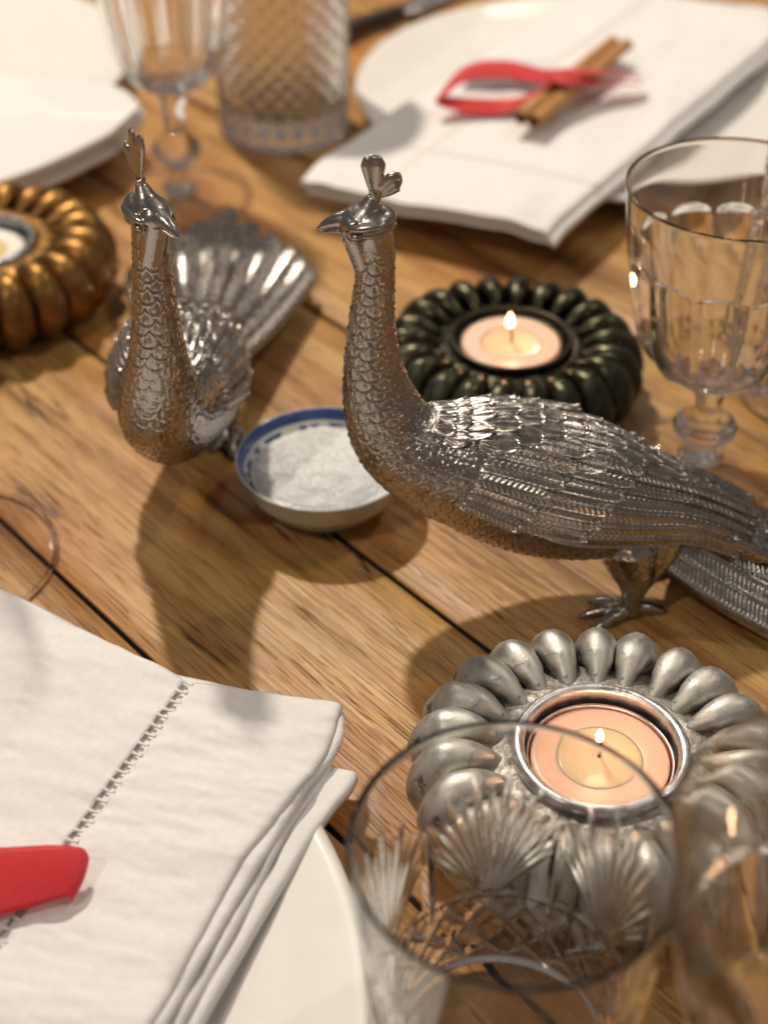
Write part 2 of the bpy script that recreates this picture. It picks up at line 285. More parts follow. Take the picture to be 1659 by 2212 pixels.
# ---------------------------------------------------------------- peacock figurine
def bird(name, loc, rz, label, bend, head_yaw, tail_yaw, res=1.0, style=0, tlen=1.0, tspread=1.0, tup=0.0, ttilt=1.0):
    root = empty(name, loc, label, 'figurine', 'silvery peacock figurines standing on the table', rz)
    nodes = np.array([  # x along body (towards tail), z, radius : millimetres
        (-91.3, 142.5, 1.5), (-91.0, 140.5, 4.2), (-90.3, 137, 5.4), (-89.4, 131.6, 5.4), (-89.6, 119.6, 5.8), (-90.6, 104.1, 6.9), (-90.3, 89.6, 8.8), (-88.1, 76.5, 11.4),
        (-83.5, 64.5, 14.0), (-72.6, 56.0, 17.6), (-56.5, 51.2, 22.2), (-39.8, 46.2, 24.2), (-23.2, 41.6, 22.5), (-6.6, 37.8, 17.9), (10.0, 34.8, 12.6), (21.5, 30.0, 10.6), (30, 25.0, 9.2), (38, 20.0, 6.5), (42, 17.8, .6)]) / 1000
    d = np.r_[0, np.cumsum(np.linalg.norm(np.diff(nodes[:, :2], axis=0), axis=1))]; Ltot = d[-1]
    def lat(s): return bend * cr(s / Ltot, [0, .2, .4, .55, .8, 1], [1.0, .8, .25, 0, 0, .0])
    def spine(s):
        c = cr(s, d, nodes[:, :2]); r = np.maximum(cr(s, d, nodes[:, 2]), .0002); e = 1e-4
        T = cr(s+e, d, nodes[:, :2]) - cr(s-e, d, nodes[:, :2]); 
        return c, r, T
    ss = np.linspace(0, Ltot, 400); _, _, Ts = spine(ss); Ts /= np.linalg.norm(Ts, axis=1)[:, None] + 1e-12
    ang = np.unwrap(np.arctan2(Ts[:, 1], Ts[:, 0])); k = np.ones(21)/21; ang = np.convolve(np.pad(ang, 10, mode='edge'), k, 'valid')
    def surf(s, phi, h=0):                 # phi: 0 = side facing -y, 90 deg = back, radians
        s, phi = np.broadcast_arrays(s, phi); c, r, _ = spine(s); a = np.interp(s, ss, ang)
        N = np.stack([-np.sin(a), np.cos(a)], -1); ky = np.interp(s/Ltot, [0, .3, .5, .8, 1], [1, .98, .87, .97, 1.3])
        rr = r
        x = c[..., 0] + (rr + h)*np.sin(phi)*N[..., 0]; z = c[..., 1] + (rr + h)*np.sin(phi)*N[..., 1]
        y = lat(s) - (rr*ky + h)*np.cos(phi)
        return np.stack([x, y, z], -1)
    # --- scaled body: overlapping fan shaped scales embossed in the mesh
    nu, nv = int(680*res), int(330*res)
    s = np.linspace(0, Ltot, nu)[:, None]; ph = np.linspace(0, 2*np.pi, nv, endpoint=False)[None]
    pitch = np.interp(ss/Ltot, [0, .25, .42, .6, 1], [.0034, .0034, .0027, .0036, .0036])
    row = np.cumsum(1/pitch)*(ss[1]-ss[0]); rows = int(row[-1]) + 6
    srow = np.interp(np.arange(rows), row, ss); rad_row = cr(srow, d, nodes[:, 2]); pr = np.interp(srow, ss, pitch)
    Nr = np.maximum(7, np.round(2*np.pi*rad_row/(pr*1.75))).astype(int); off = np.where(np.arange(rows) % 2, .5, 0) + rng.uniform(-.12, .12, rows)
    rc = np.interp(s, ss, row); v = ph/(2*np.pi); H = np.full((nu, nv), -1.0); i0 = np.floor(rc).astype(int)
    for k in range(-1, 3):
        i = np.clip(i0 - k, 0, rows-1); t = rc - i
        n = Nr[i]; q = v*n - off[i]; col = np.round(q); x = q - col
        jit = np.sin(col*12.9898 + i*78.233)*43758.5; jit = jit - np.floor(jit)
        t2 = t + (jit-.5)*.18; Lsc = 2.05
        wdt = .60*np.sqrt(np.clip(1 - np.clip((t2 - .9)/(Lsc-.9), 0, 1)**2.2, 0, 1))
        ins = (t2 > -.6) & (t2 < Lsc) & (np.abs(x) < wdt)
        edge = np.minimum((wdt - np.abs(x))*2.0, (Lsc - t2)*.9)
        rib = np.cos(np.arctan2(x*1.75, t2 + .55)*17)*np.clip(edge*2.2, 0, 1)
        h = .16 + .30*np.clip(t2/Lsc, 0, 1) + .34*np.exp(-(np.clip(edge, 0, 9)/.10)**2) + .11*rib - .15*np.exp(-((edge-.3)/.15)**2)
        H = np.where(ins, np.maximum(H, h), H)
    H = np.where(H < 0, 0, H)
    amp = np.interp(s/Ltot, [0, .045, .075, .2, .4, 1], [0, 0, .0007, .0010, .00095, .0010])
    P = surf(s, ph, H*amp - .0003)
    body = ob('body', grid('bird_body', P, M_bird, cv=True), root)
    # --- feather patches following the body
    def feather(s0, s1, f0, f1, w0, w1, base, tip, nb, wide_tilt=.0004, na=120, nbv=33, par=None, nm='feather', fn=None, barb=.00017, rnd=.80, fan=False, rimk=1.0):
        na = int(na*res); a = np.linspace(0, 1, na)[:, None]; b = np.linspace(-1, 1, nbv)[None]
        wd = np.interp(a, [0, .1, .3, 1], [.82, .95, 1, 1])*np.clip(1 - np.clip((a-rnd)/(1-rnd), 0, 1)**2.6, 0, 1)**.55
        Lm = (s1-s0); fc = f0 + (f1-f0)*a; hw = (w0 + (w1-w0)*a)*wd
        rim = (np.exp(-((.90-np.abs(b))/.09)**2)*.00065 + np.exp(-((.975-a)/.022)**2)*.0005)*rimk
        shaft = np.exp(-(b/.09)**2)*.0004
        ph_ = a*nb - np.abs(b)*1.1; bb = (np.abs((ph_ % 1)-.5)*4-1)*barb*np.clip((1-np.abs(b))*5-.6, 0, 1)*np.clip(np.abs(b)*7-.8, 0, 1)*np.clip((1-a)*14, 0, 1)
        if fan: bb = .00022*np.cos(np.arctan2(b, a*1.6+.25)*13)*np.clip((1-np.abs(b))*4, 0, 1)*np.clip((1-a)*7, 0, 1)
        base_ = base - (base + .0009)*np.exp(-(a/.06)**2)*(1 if fn is None else 0)
        h = base_ + (tip-base)*a + rim + shaft + bb - b*wide_tilt + .0003*(1-b*b)
        skirt = (np.abs(b) > .999); h = np.where(skirt, -.0012, h); h = np.where(a > .9995, -.0012, h)
        if fn is None: Pp = surf(s0 + Lm*a + 0*b, fc + hw*b, h)
        else: Pp = fn(a, b, fc, hw, h)
        return ob(nm, grid('feather', Pp, M_bird), par)
    dg = math.radians
    S = lambda f: f*Ltot
    for side in (0, 1):
        wing = ob('wing', None, root); wing.empty_display_size = .001
        mir = (lambda p: p) if side == 0 else (lambda p: math.pi - p)
        sg = 1 if side == 0 else -1
        for k in range(6):                   # long primaries, lowest layer
            a0 = 57 - k*12.2; a1 = 70 - k*15
            feather(S(.645) - k*S(.010), S(.925), mir(dg(a0)), mir(dg(a1)), sg*dg(8.2), sg*dg(9.6), .0004, .0010, 34, par=wing, na=150)
        for k in range(6):                   # secondaries
            a0 = 60 - k*12.2; feather(S(.555) - k*S(.008), S(.735) - k*S(.013), mir(dg(a0)), mir(dg(a0+1)), sg*dg(7.4), sg*dg(6.8), .0005, .0018, 18, par=wing)
        for k in range(6):                   # coverts
            a0 = 60 - k*12.4; feather(S(.495) - k*S(.004), S(.635) - k*S(.013), mir(dg(a0)), mir(dg(a0)), sg*dg(7.2), sg*dg(6.6), .0005, .0027, 14, par=wing)
    # dorsal scales
    for i in range(-3, 9):
        for j in ((-1.5, -.5, .5, 1.5) if i % 2 else (-2, -1, 0, 1, 2)):
            if i > 5 and abs(j) > 1: continue
            f = 90 + j*17.5
            ln = .080 if i > 0 else .056; li = min(.0022 - .00010*i, .0014 + .0003*(i+3))
            feather(S(.535 + .034*i - ln), S(.535 + .034*i), dg(f), dg(f), dg(10.0), dg(9.8), .0002, li, 7, na=44, nbv=25, par=root, nm='back_scale', rnd=.45, fan=True, wide_tilt=0)
    # --- tail: long feathers fanned and drooping
    def tailf(yaw, L, z0, y0, zend, wid, lift, x0=.014, tilt=0):
        def fn(a, b, fc, hw, h):
            ya = (yaw + tail_yaw*np.clip(a*1.6, 0, 1)); x = x0 + L*a*np.cos(ya); yc = y0*(1) + L*a*np.sin(ya)
            zc = zend + (z0 - zend)*(1-a)**2.1
            wd = wid*np.interp(a, [0, .25, .8, 1], [.80, .92, 1.05, 1.0])*np.sqrt(np.clip(1 - np.clip((a-.88)/.12, 0, 1)**2.2, 0, 1))
            xx = x - b*wd*np.sin(ya); yy = yc + b*wd*np.cos(ya); zz = zc + h + lift - (b*b)*wid*.14 - b*tilt*wid
            return np.stack([xx, yy, zz], -1)
        feather(0, 1, 0, 0, 1, 1, 0, .0006, 58, na=300, nbv=27, par=root, nm='tail_feather', fn=fn, barb=.00034, rimk=.8)
    for (yw, L, z0, y0, ze, wd, lf, x0, tl) in [(k*a_, L_, z_, k*y_, e_, w_, f_, x_, k*t_) for (a_, L_, z_, y_, e_, w_, f_, x_, t_) in
            ((.37, .084, .0275, .0085, .003, .0062, .0, .005, .9), (.31, .088, .0298, .0070, .004, .0062, .0004, .009, .8), (.20, .092, .0320, .0050, .006, .0062, .0008, .012, .6), (.095, .095, .0340, .0026, .008, .0062, .0014, .015, .35)) for k in (-1, 1)] + [(0, .098, .0352, 0, .010, .0062, .0022, .018, 0)]:
        tailf(yw*tspread, L*tlen, z0, y0, ze + tup, wd, lf, x0, tl*ttilt)
    # tail coverts: short rounded feathers over the tail root
    for k, yy in enumerate((-.0085, -.0030, .0030, .0085)):
        def fn(a, b, fc, hw, h, yy=yy):
            x = .019 + .036*a; wd = .0042*np.sqrt(np.clip(1 - np.clip((a-.7)/.3, 0, 1)**2.2, 0, 1))
            zc = .0405 - .0225*a + .0030*a*a - (yy/.010)**2*.0040 - .005*np.exp(-(a/.09)**2)
            return np.stack([x + 0*b, yy*(1+.25*a) + b*wd + np.tan(tail_yaw)*.03*a*a, zc + h*1.3 - b*b*.0008 - np.sign(yy)*b*.0010], -1)
        feather(0, 1, 0, 0, 1, 1, 0, .0007, 9, na=60, nbv=21, par=root, nm='tail_covert', fn=fn)
    # --- legs and feet
    for sy in (-1, 1):
        fx = -.006 if sy < 0 else .010; fy = sy*.0130
        leg = []
        leg.append(tube_vf(smoothp([(fx-.003, sy*.0050, .034), (fx-.002, sy*.0095, .026), (fx, fy, .0150), (fx, fy, .0085), (fx, fy, .002)], .0006), np.interp(np.linspace(0, 1, len(smoothp([(fx-.003, sy*.0050, .034), (fx-.002, sy*.0095, .026), (fx, fy, .0150), (fx, fy, .0085), (fx, fy, .002)], .0006))), [0, .30, .60, .78, 1], [.0088, .0100, .0058, .0036, .0029]), 20))
        for dx_, r0_ in ((.0075, .0072), (-.0080, .0068), (.0125, .0050)):
            pts = smoothp([(fx+dx_, sy*.0060, .0330), (fx+dx_*.75, sy*.0095, .0250), (fx+dx_*.1, fy, .0125)], .0006); leg.append(tube_vf(pts, np.linspace(r0_, .0030, len(pts)), 18))
        for ta, tl in ((-32, .0150), (-4, .0175), (26, .0150), (172, .0125)):
            ca, sa = -math.cos(R(ta)), math.sin(R(ta))
            pts = smoothp([(fx, fy, .0030), (fx+ca*tl*.4, fy+sa*tl*.4, .0036), (fx+ca*tl*.8, fy+sa*tl*.8, .0020), (fx+ca*tl, fy+sa*tl, .0010)], .0006)
            leg.append(tube_vf(pts, np.interp(np.linspace(0, 1, len(pts)), [0, .45, .8, 1], [.0024, .0021, .0017, .0007]), 12))
        me = remesh(leg, M_bird, .00042, 'leg', 2)
        # scaly relief on the thigh
        V = np.zeros(len(me.vertices)*3, np.float32); me.vertices.foreach_get('co', V); V = V.reshape(-1, 3)
        nn = np.zeros(len(V)*3, np.float32); me.vertex_normals.foreach_get('vector', nn); nn = nn.reshape(-1, 3)
        V += nn*(np.abs(vnoise(V, 620, 4))[:, None]*.00035*np.clip((V[:, 2:]-.012)/.006, 0, 1)); me.vertices.foreach_set('co', V.ravel()); me.update()
        ob('leg', me, root)
    # --- head, beak, eyes, crest in a head frame
    hd = ob('head', None, root)
    hp = np.array([-.0913, bend, .1375])
    def hx(P): 
        P = np.array(P, float); c_, s_ = math.cos(head_yaw), math.sin(head_yaw)
        return np.stack([P[..., 0]*c_ - P[..., 1]*s_, P[..., 0]*s_ + P[..., 1]*c_, P[..., 2]], -1) + hp
    def T(vf): return (hx(vf[0]), vf[1])
    rt = np.array(Matrix.Rotation(R(-10), 3, 'Y'))
    parts = [T(ellipsoid_vf((.0006, 0, .0008), (.0074, .0060, .0042), rt)), T(ellipsoid_vf((-.0040, 0, .0000), (.0046, .0050, .0042))),
             T(ellipsoid_vf((-.0002, -.0044, .0008), (.0058, .0026, .0017), rt)), T(ellipsoid_vf((-.0002, .0044, .0008), (.0058, .0026, .0017), rt)),
             T(tube_vf(smoothp([(-.0050, 0, -.0008), (-.0022, 0, -.0085), (.0006, 0, -.0165)], .0006), [.0042 + 0*x for x in range(len(smoothp([(-.0050, 0, -.0008), (-.0022, 0, -.0085), (.0006, 0, -.0165)], .0006)))], 18)),
             T(tube_vf(np.array([(.0014, 0, .004), (.0016, 0, .0078)]), [.0020, .0013], 14))]
    th = np.linspace(0, 2*np.pi, 60); rimp = np.stack([.0008 + .0061*np.cos(th), .0050*np.sin(th), -.0012 + .0008*np.cos(2*th+.4)], -1)
    parts.append(T(tube_vf(np.array([(-.0010, 0, .0015), (.0004, 0, .0045), (.0015, 0, .0080)]), [.0056, .0034, .0016], 24)))
    parts.append(T(tube_vf(rimp, .0010, 8)))
    hm = remesh(parts, M_bird_smooth, .00032, 'skull', 2); skull = ob('skull', hm, hd)
    bk = smoothp([(-.0058, 0, .0006), (-.0090, 0, .0000), (-.0122, 0, -.0013), (-.0148, 0, -.0032)], .0003); n = len(bk)
    V, F = tube_vf(bk, np.interp(np.linspace(0, 1, n), [0, .3, .7, .93, 1], [.0030, .0024, .0015, .0007, .0002]), 20); ob('beak', mesh_np('beak', hx(V), F, M_bird_smooth), hd)
    lb = smoothp([(-.0050, 0, -.0022), (-.0085, 0, -.0026), (-.0130, 0, -.0036)], .0003)
    V, F = tube_vf(lb, np.interp(np.linspace(0, 1, len(lb)), [0, .5, 1], [.0026, .0018, .0003]), 16, flat=.6); ob('beak', mesh_np('beak', hx(V), F, M_bird_smooth), hd)
    for sy in (-1, 1):
        V, F = ellipsoid_vf((-.0030, sy*.0056, -.0020), (.0018, .0012, .0011)); ob('eye', mesh_np('eye', hx(V), F, M_bird_smooth), hd)
        e = np.linspace(0, 2*np.pi, 40); V, F = tube_vf(np.stack([-.0030 + .0028*np.cos(e), sy*(.0060 - .0008*np.abs(np.cos(e))), -.0019 + .0018*np.sin(e)], -1), .0004, 8); ob('eye', mesh_np('eyelid', hx(V), F, M_bird_smooth), hd)
    # crest: spoon shaped plumes fanned fore and aft
    cp = [T(tube_vf(np.array([(.0016, 0, .0062), (.0018, 0, .0095)]), [.0016, .0018], 14))]
    for an, L_, wd, hk in (((-3, .0128, .0036, 0), (52, .0096, .0033, 1)) if style else ((-9, .0160, .0020, 0), (7, .0165, .0019, 0), (30, .0135, .0019, 1))):
        ca, sa = math.cos(R(an)), math.sin(R(an)); st = np.array((.0018, 0, .0078))
        pts = smoothp([st, st + np.array((sa, 0, ca))*L_*.45, st + np.array((sa, 0, ca))*L_*.85, st + np.array((sa*1.02 - .0006*(not hk) + hk*.0004, 0, ca - hk*.10))*L_], .0004)
        cp.append(T(tube_vf(pts, np.interp(np.linspace(0, 1, len(pts)), [0, .3, .75, .93, 1], [.0010, wd*.62, wd, wd*.72, .0002]), 16, flat=1.0, up=(0, 1, 0)) if False else T0(pts, wd)))
    ob('crest', remesh(cp, M_bird_smooth, .00034, 'crest', 1), hd)
    return root
def T0(pts, wd, ky=.55):
    n = len(pts); r = np.interp(np.linspace(0, 1, n), [0, .3, .75, .93, 1], [.0010, wd*.62, wd, wd*.72, .0002])
    th = np.linspace(0, 2*np.pi, 18, endpoint=False); T_ = np.gradient(pts, axis=0); T_ /= np.linalg.norm(T_, axis=1)[:, None]
    S = np.array((0, 1, 0))[None]; N = np.cross(S, T_)
    groove = 1 - .38*np.exp(-((np.abs(np.sin(th))-1)/.12)**2)
    P = pts[:, None] + r[:, None, None]*(np.cos(th)[None, :, None]*N[:, None] + ky*(np.sin(th)*groove)[None, :, None]*S[:, None])
    P = np.concatenate([np.repeat(pts[:1, None], 18, 1), P, np.repeat(pts[-1:, None], 18, 1)])
    return P.reshape(-1, 3), grid_faces(len(P), 18, cv=True)
bird('peacock_figurine', (.087, .392, 0), 0, 'silvery peacock figurine seen from the side in front of the lit dark candle holder', 0, R(-4), 0, 1.0, 1)
bird('peacock_figurine', (-.0705, .490, 0), R(89), 'silvery peacock figurine facing the camera beside the gold candle holder', -.0045, R(44), R(1), .8, 0, 1.18, .80, .012, .35)
# ---------------------------------------------------------------- flower shaped candle holders
def holder(name, loc, label, mp_, mf, mr, k=1.0, rz=0, lit=True, fk=1.0, rk=1.0, tl_label='', wax=None, npet=22):
    root = empty(name, loc, label, 'candle holder', 'flower shaped tealight holders', rz)
    prof = smoothp(np.array([(.0268, 0, .0262), (.0300, 0, .0288), (.0370, 0, .0325), (.0450, 0, .0322), (.0520, 0, .0250), (.0545, 0, .0155), (.0510, 0, .0070), (.0455, 0, .0020)])*k, .0011)
    n = len(prof); u = np.linspace(0, 1, n); rr = np.hypot(prof[:, 0], prof[:, 1])
    wid = np.pi*rr/npet*np.interp(u, [0, .04, .15, .5, .8, 1], [.36, .62, .90, .93, .90, .66]); dep = wid*np.interp(u, [0, .1, .4, 1], [.55, .75, .85, .8]) + .0008
    th = np.linspace(0, 2*np.pi, 18, endpoint=False); T_ = np.gradient(prof, axis=0); T_ /= np.linalg.norm(T_, axis=1)[:, None]
    S = np.array((0, 1, 0.)); N = np.cross(T_, S)
    cen = prof - N*(dep[:, None])
    P = cen[:, None] + np.cos(th)[None, :, None]*wid[:, None, None]*S + np.sin(th)[None, :, None]*dep[:, None, None]*N[:, None]
    P = np.concatenate([np.repeat(cen[:1, None], 18, 1), P, np.repeat(cen[-1:, None], 18, 1)])
    pet = [grid('petal', P + rng.normal(0, .00009, P.shape)*0 + vnoise(P, 160, q)[..., None]*.0004, mp_, cv=True) for q in range(4)]
    for i in range(npet):
        ob('petal', pet[i % 4], root, rot=(rng.uniform(-.01, .01), rng.uniform(-.012, .012), 2*math.pi*i/npet + rng.uniform(-.012, .012)))
    dish = np.array(dens([(.040, .0005), (.044, .006), (.0455, .013), (.043, .0195), (.037, .0235), (.031, .0258), (.0275, .0268), (.0243, .0268)], .0007))*k
    inner = dens([(.0211, .0236), (.0208, .0075), (.0, .0075)], .001)
    pr = np.concatenate([np.array([[.0, .0005]]), dish, inner]); L = lathe_pts(pr, 160)
    L[..., 2] += vnoise(L, 350, 5)*.00025*(L[..., 2] > .02)
    ob('dish', grid('dish', L, mf, cv=True), root)
    a = np.linspace(0, 2*np.pi, 20, endpoint=False); ring = np.stack([.0225 + .0004*rk + .0018*rk*np.cos(a), .0286 - .0012*(1-rk)*2 + .0019*rk*np.sin(a)], -1)
    ring[ring[:, 1] < .0278, 1] = .0235
    Lp = lathe_pts(ring, 128); ob('rim', grid('rim', Lp, mr, cu=True, cv=True), root)
    # tealight resting in the cup
    tz = loc[2] + .0120 + .001*(rk < 1)
    t = empty('tealight', (loc[0], loc[1], tz), tl_label, 'candle', 'tealights in the flower shaped holders')
    ob('cup', lathe('cup', dens([(0, 0), (.0196, 0), (.0202, .0008), (.0203, .0132), (.0205, .0136), (.0201, .0137), (.0198, .0132), (.0196, .002), (0, .002)], .001), 96, M_alu if not lit else mr), t)
    wr = lathe_pts(dens([(0, .0125), (.0112, .0125), (.0118, .0129), (.0185, .0133), (.0191, .0131), (.0191, .003), (0, .003)], .0008), 96)
    ob('wax', grid('wax', wr, wax or M_wax_pink, cv=True), t)
    ob('melted_pool', lathe('melted_pool', dens([(0, .01292), (.0117, .01292), (.0120, .0128), (.0117, .0110), (0, .0110)], .0008), 64, M_wax_melt if lit else plain('yellow_wax', (.72, .55, .25), .3)), t)
    wk = smoothp([(0, 0, .012), (.0002, 0, .0155), (-.0004, .0003, .0185), (-.0009, .0004, .0200)], .0004); V, F = tube_vf(wk, .00055, 8)
    ob('wick', mesh_np('wick', V, F, M_wick), t)
    if lit:
        zz = np.array([(0, .0188), (.0010, .0195), (.0016, .0212), (.0013, .0232), (.0006, .0252), (0, .0262)]); 
        fl = ob('flame', lathe('flame', smoothp(zz, .0004), 24, M_flame), t, loc=(-.0008, .0003, .0188*(1-fk))); fl.scale = (fk, fk, fk)
        l = bpy.data.lights.new('flame_light', 'POINT'); l.energy = .014; l.color = (1, .56, .30); l.shadow_soft_size = .003
        lo = bpy.data.objects.new('flame_light', l); COL.objects.link(lo); lo.location = (0, 0, .024); lo.parent = t
    return root
holder('candle_holder', (.0596, .293, 0), 'silver flower shaped candle holder in front of the side-on peacock', M_silver, M_silver_flat, metal('pewter_rim', (.62, .62, .63), .38, bump=.3), 1.0, .07, fk=.72, tl_label='lit pink tealight in the silver holder behind the cut glass tumbler')
holder('candle_holder', (.0490, .5085, 0), 'dark bronze flower shaped candle holder behind the peacock', M_dark, M_dark, metal('dark_rim', (.05, .045, .035), .35), .96, .0, rk=.6, tl_label='lit pink tealight in the dark bronze holder behind the peacock')
holder('candle_holder', (-.1720, .584, 0), 'gold flower shaped candle holder at the left edge', M_gold, M_gold, metal('steel_rim', (.42, .45, .47), .3), 1.07, .05, lit=False, wax=M_wax_white, tl_label='white unlit tealight in the gold holder at the left edge')
# ---------------------------------------------------------------- salt bowl
def bowl_mat():
    m, nt, b, N, L = nmat('blue_and_white_glaze'); b.inputs['Roughness'].default_value = .15; b.inputs['Coat Weight'].default_value = .5
    tc = N('ShaderNodeTexCoord'); sx = N('ShaderNodeSeparateXYZ'); L(tc.outputs['Object'], sx.inputs[0])
    ln = N('ShaderNodeVectorMath'); ln.operation = 'LENGTH'; cx = N('ShaderNodeCombineXYZ'); L(sx.outputs[0], cx.inputs[0]); L(sx.outputs[1], cx.inputs[1]); L(cx.outputs[0], ln.inputs[0])
    def band(lo, hi):
        g = N('ShaderNodeMath'); g.operation = 'GREATER_THAN'; g.inputs[1].default_value = lo; L(ln.outputs['Value'], g.inputs[0])
        l = N('ShaderNodeMath'); l.operation = 'LESS_THAN'; l.inputs[1].default_value = hi; L(ln.outputs['Value'], l.inputs[0])
        m_ = N('ShaderNodeMath'); m_.operation = 'MULTIPLY'; L(g.outputs[0], m_.inputs[0]); L(l.outputs[0], m_.inputs[1]); return m_.outputs[0]
    n = N('ShaderNodeTexNoise'); n.inputs['Scale'].default_value = 190; n.inputs['Detail'].default_value = 1; L(tc.outputs['Object'], n.inputs[0])
    th = N('ShaderNodeMath'); th.operation = 'GREATER_THAN'; th.inputs[1].default_value = .49; L(n.outputs[0], th.inputs[0])
    pm = N('ShaderNodeMath'); pm.operation = 'MULTIPLY'; L(band(.0228, .0276), pm.inputs[0]); L(th.outputs[0], pm.inputs[1])
    mx = N('ShaderNodeMath'); mx.operation = 'MAXIMUM'; L(pm.outputs[0], mx.inputs[0]); L(band(.0282, .0306), mx.inputs[1])
    x = N('ShaderNodeMix'); x.data_type = 'RGBA'; L(mx.outputs[0], x.inputs[0]); x.inputs[6].default_value = (.66, .67, .62, 1); x.inputs[7].default_value = (.045, .085, .26, 1)
    L(x.outputs[2], b.inputs['Base Color']); return m
M_glaze_out = plain('celadon_glaze', (.50, .49, .42), .2, coat=.4); M_bowl = bowl_mat()
sb = empty('salt_bowl', (-.0212, .4400, 0), 'small blue and white china bowl of salt between the two peacocks', 'bowl')
ob('shell', lathe('shell', dens([(.0, .003), (.0150, .003), (.0152, .0), (.0170, .0), (.0178, .0026), (.0235, .0062), (.0282, .0120), (.0306, .0190), (.0313, .0206)], .0006), 128, M_glaze_out), sb)
ob('glaze_inside', lathe('glaze_inside', smoothp([(.0313, .0206), (.0309, .0213), (.0301, .0206), (.0274, .0160), (.0228, .0115), (.0150, .0080), (0, .0065)], .0006), 128, M_bowl), sb)
P = lathe_pts(dens([(.0262, .0150), (.0240, .0168), (.0205, .0180), (.012, .0194), (0, .0199)], .0006), 120); P[..., 2] += vnoise(P, 240, 2)*.0007
P[..., 0] *= 1.0; s0 = (P.reshape(-1, 3), grid_faces(*P.shape[:2], cv=True))
parts = [s0]; cubeF = np.array([(0, 1, 3, 2), (4, 6, 7, 5), (0, 4, 5, 1), (2, 3, 7, 6), (0, 2, 6, 4), (1, 5, 7, 3)])
Nn = 9000; rr_ = .0258*np.sqrt(rng.random(Nn)); tt = rng.random(Nn)*2*np.pi; zz = np.interp(rr_, [0, .012, .020, .0235, .025], [.0200, .0195, .0183, .0170, .0151])
q = rng.normal(size=(Nn, 3, 3)); q, _ = np.linalg.qr(q); cv = np.array([(x, y, z) for x in (-1, 1) for y in (-1, 1) for z in (-1, 1)])*.5
V = np.einsum('nij,kj->nki', q, cv)*rng.uniform(.0004, .00085, Nn)[:, None, None]
C_ = np.stack([rr_*np.cos(tt), rr_*np.sin(tt), zz], -1); C_[:, 2] += vnoise(C_, 240, 2)*.0007; V += C_[:, None]
parts.append((V.reshape(-1, 3), (cubeF[None] + 8*np.arange(Nn)[:, None, None]).reshape(-1, 4)))
V, F = join_np(parts)
props(ob('salt', mesh_np('salt', V, F, M_salt, False), None, (-.0212, .4400, 0)), 'heap of coarse white salt filling the blue and white bowl', 'salt', kind='stuff')
# ---------------------------------------------------------------- plates
def plate(loc, label, r=.138):
    t = empty('plate', loc, label, 'plate', 'white dinner plates laid around the table')
    k = r/.138
    pr = np.array(dens([(0, .0035), (.066, .0035), (.068, .001), (.0715, .001), (.073, .0038), (.095, .0065), (.120, .0108), (.1365, .0146), (.138, .0156), (.1372, .0166), (.1350, .0164), (.118, .0130), (.098, .0098), (.088, .0076), (.076, .0068), (0, .0066)], .0022))
    pr[:, 0] *= k
    ob('dish', lathe('dish', pr, 160, M_china), t); return t
plate((-.1402, .2156, 0), 'white plate under the napkin at the lower left')
plate((.1190, .7832, 0), 'white plate under the napkin with the cinnamon stick', .1348)
plate((-.2765, .8150, 0), 'white plate under the napkin at the upper left edge')
# ---------------------------------------------------------------- napkins
def strip(name, A, B, na, nb, zf, mat, parent, th=.0006, hang=None, seed=0):
    """cloth panel between edge curve A(t) and edge curve B(t), rounded thin edges"""
    t = np.linspace(0, 1, na); Ap = np.array([A(x) for x in t]); Bp = np.array([B(x) for x in t]); v = np.linspace(0, 1, nb)[None, :, None]
    XY = Ap[:, None]*(1-v) + Bp[:, None]*v; z = zf(XY, np.broadcast_to(t[:, None], XY.shape[:2]), np.broadcast_to(v[..., 0], XY.shape[:2]))
    top = np.concatenate([XY, z[..., None]], -1); bot = top.copy(); bot[..., 2] -= th
    mid = np.concatenate([top, bot[:, ::-1]], 1)
    P = mid
    e0 = P[:1].copy(); e0[..., 2] = (top[0, :, 2].mean()*0 + e0[..., 2]); 
    V = P.reshape(-1, 3); F = grid_faces(P.shape[0], P.shape[1], cv=True)
    nbb = P.shape[1]; caps = []
    for r in (0, P.shape[0]-1):
        for j in range(nb-1):
            a, b = r*nbb + j, r*nbb + j+1; c, d_ = r*nbb + nbb-2-j, r*nbb + nbb-1-j
            caps.append((a, b, c, d_) if r else (d_, c, b, a))
    return ob(name, mesh_np(name, V, np.concatenate([F, np.array(caps)]), mat), parent)
def wr(XY, amp, seed, sx=1, sy=1, rot=0):
    c, s = math.cos(rot), math.sin(rot); X = XY[..., 0]*c + XY[..., 1]*s; Y = -XY[..., 0]*s + XY[..., 1]*c
    return amp*(vnoise(np.stack([X*sx, Y*sy, 0*X], -1), 1, seed) + .5*vnoise(np.stack([X*sx*2.1, Y*sy*2.1, 0*X], -1), 1, seed+9))
nap = empty('napkin', (0, 0, 0), 'white linen napkin with openwork hem on the lower left plate', 'napkin', 'folded white linen napkins on the plates')
hd_ = np.array([-.0848+.0575, .2571-.324]); hd_ /= np.linalg.norm(hd_)         # direction of the openwork
H0 = np.array([-.0570, .3238]); K0 = np.array([-.0119, .3154]); Q0 = np.array([-.157, .396])
lc = lambda pts: (lambda t: cr(np.array([t]), np.linspace(0, 1, len(pts)), np.array(pts, float))[0])
crease_dir = math.atan2(-.10, .99)
def ztop(XY, t, v):
    return .0245 + wr(XY, .0009, 3, 22, 95, R(-8)) + wr(XY, .0006, 8, 60, 200, R(-14)) + wr(XY, .00022, 12, 190, 420, R(-30)) + .0012*np.exp(-((XY[..., 0]+.10)/.03)**2)
hd2 = np.array([-.0541+.0119, .2099-.3154]); hd2 /= np.linalg.norm(hd2)
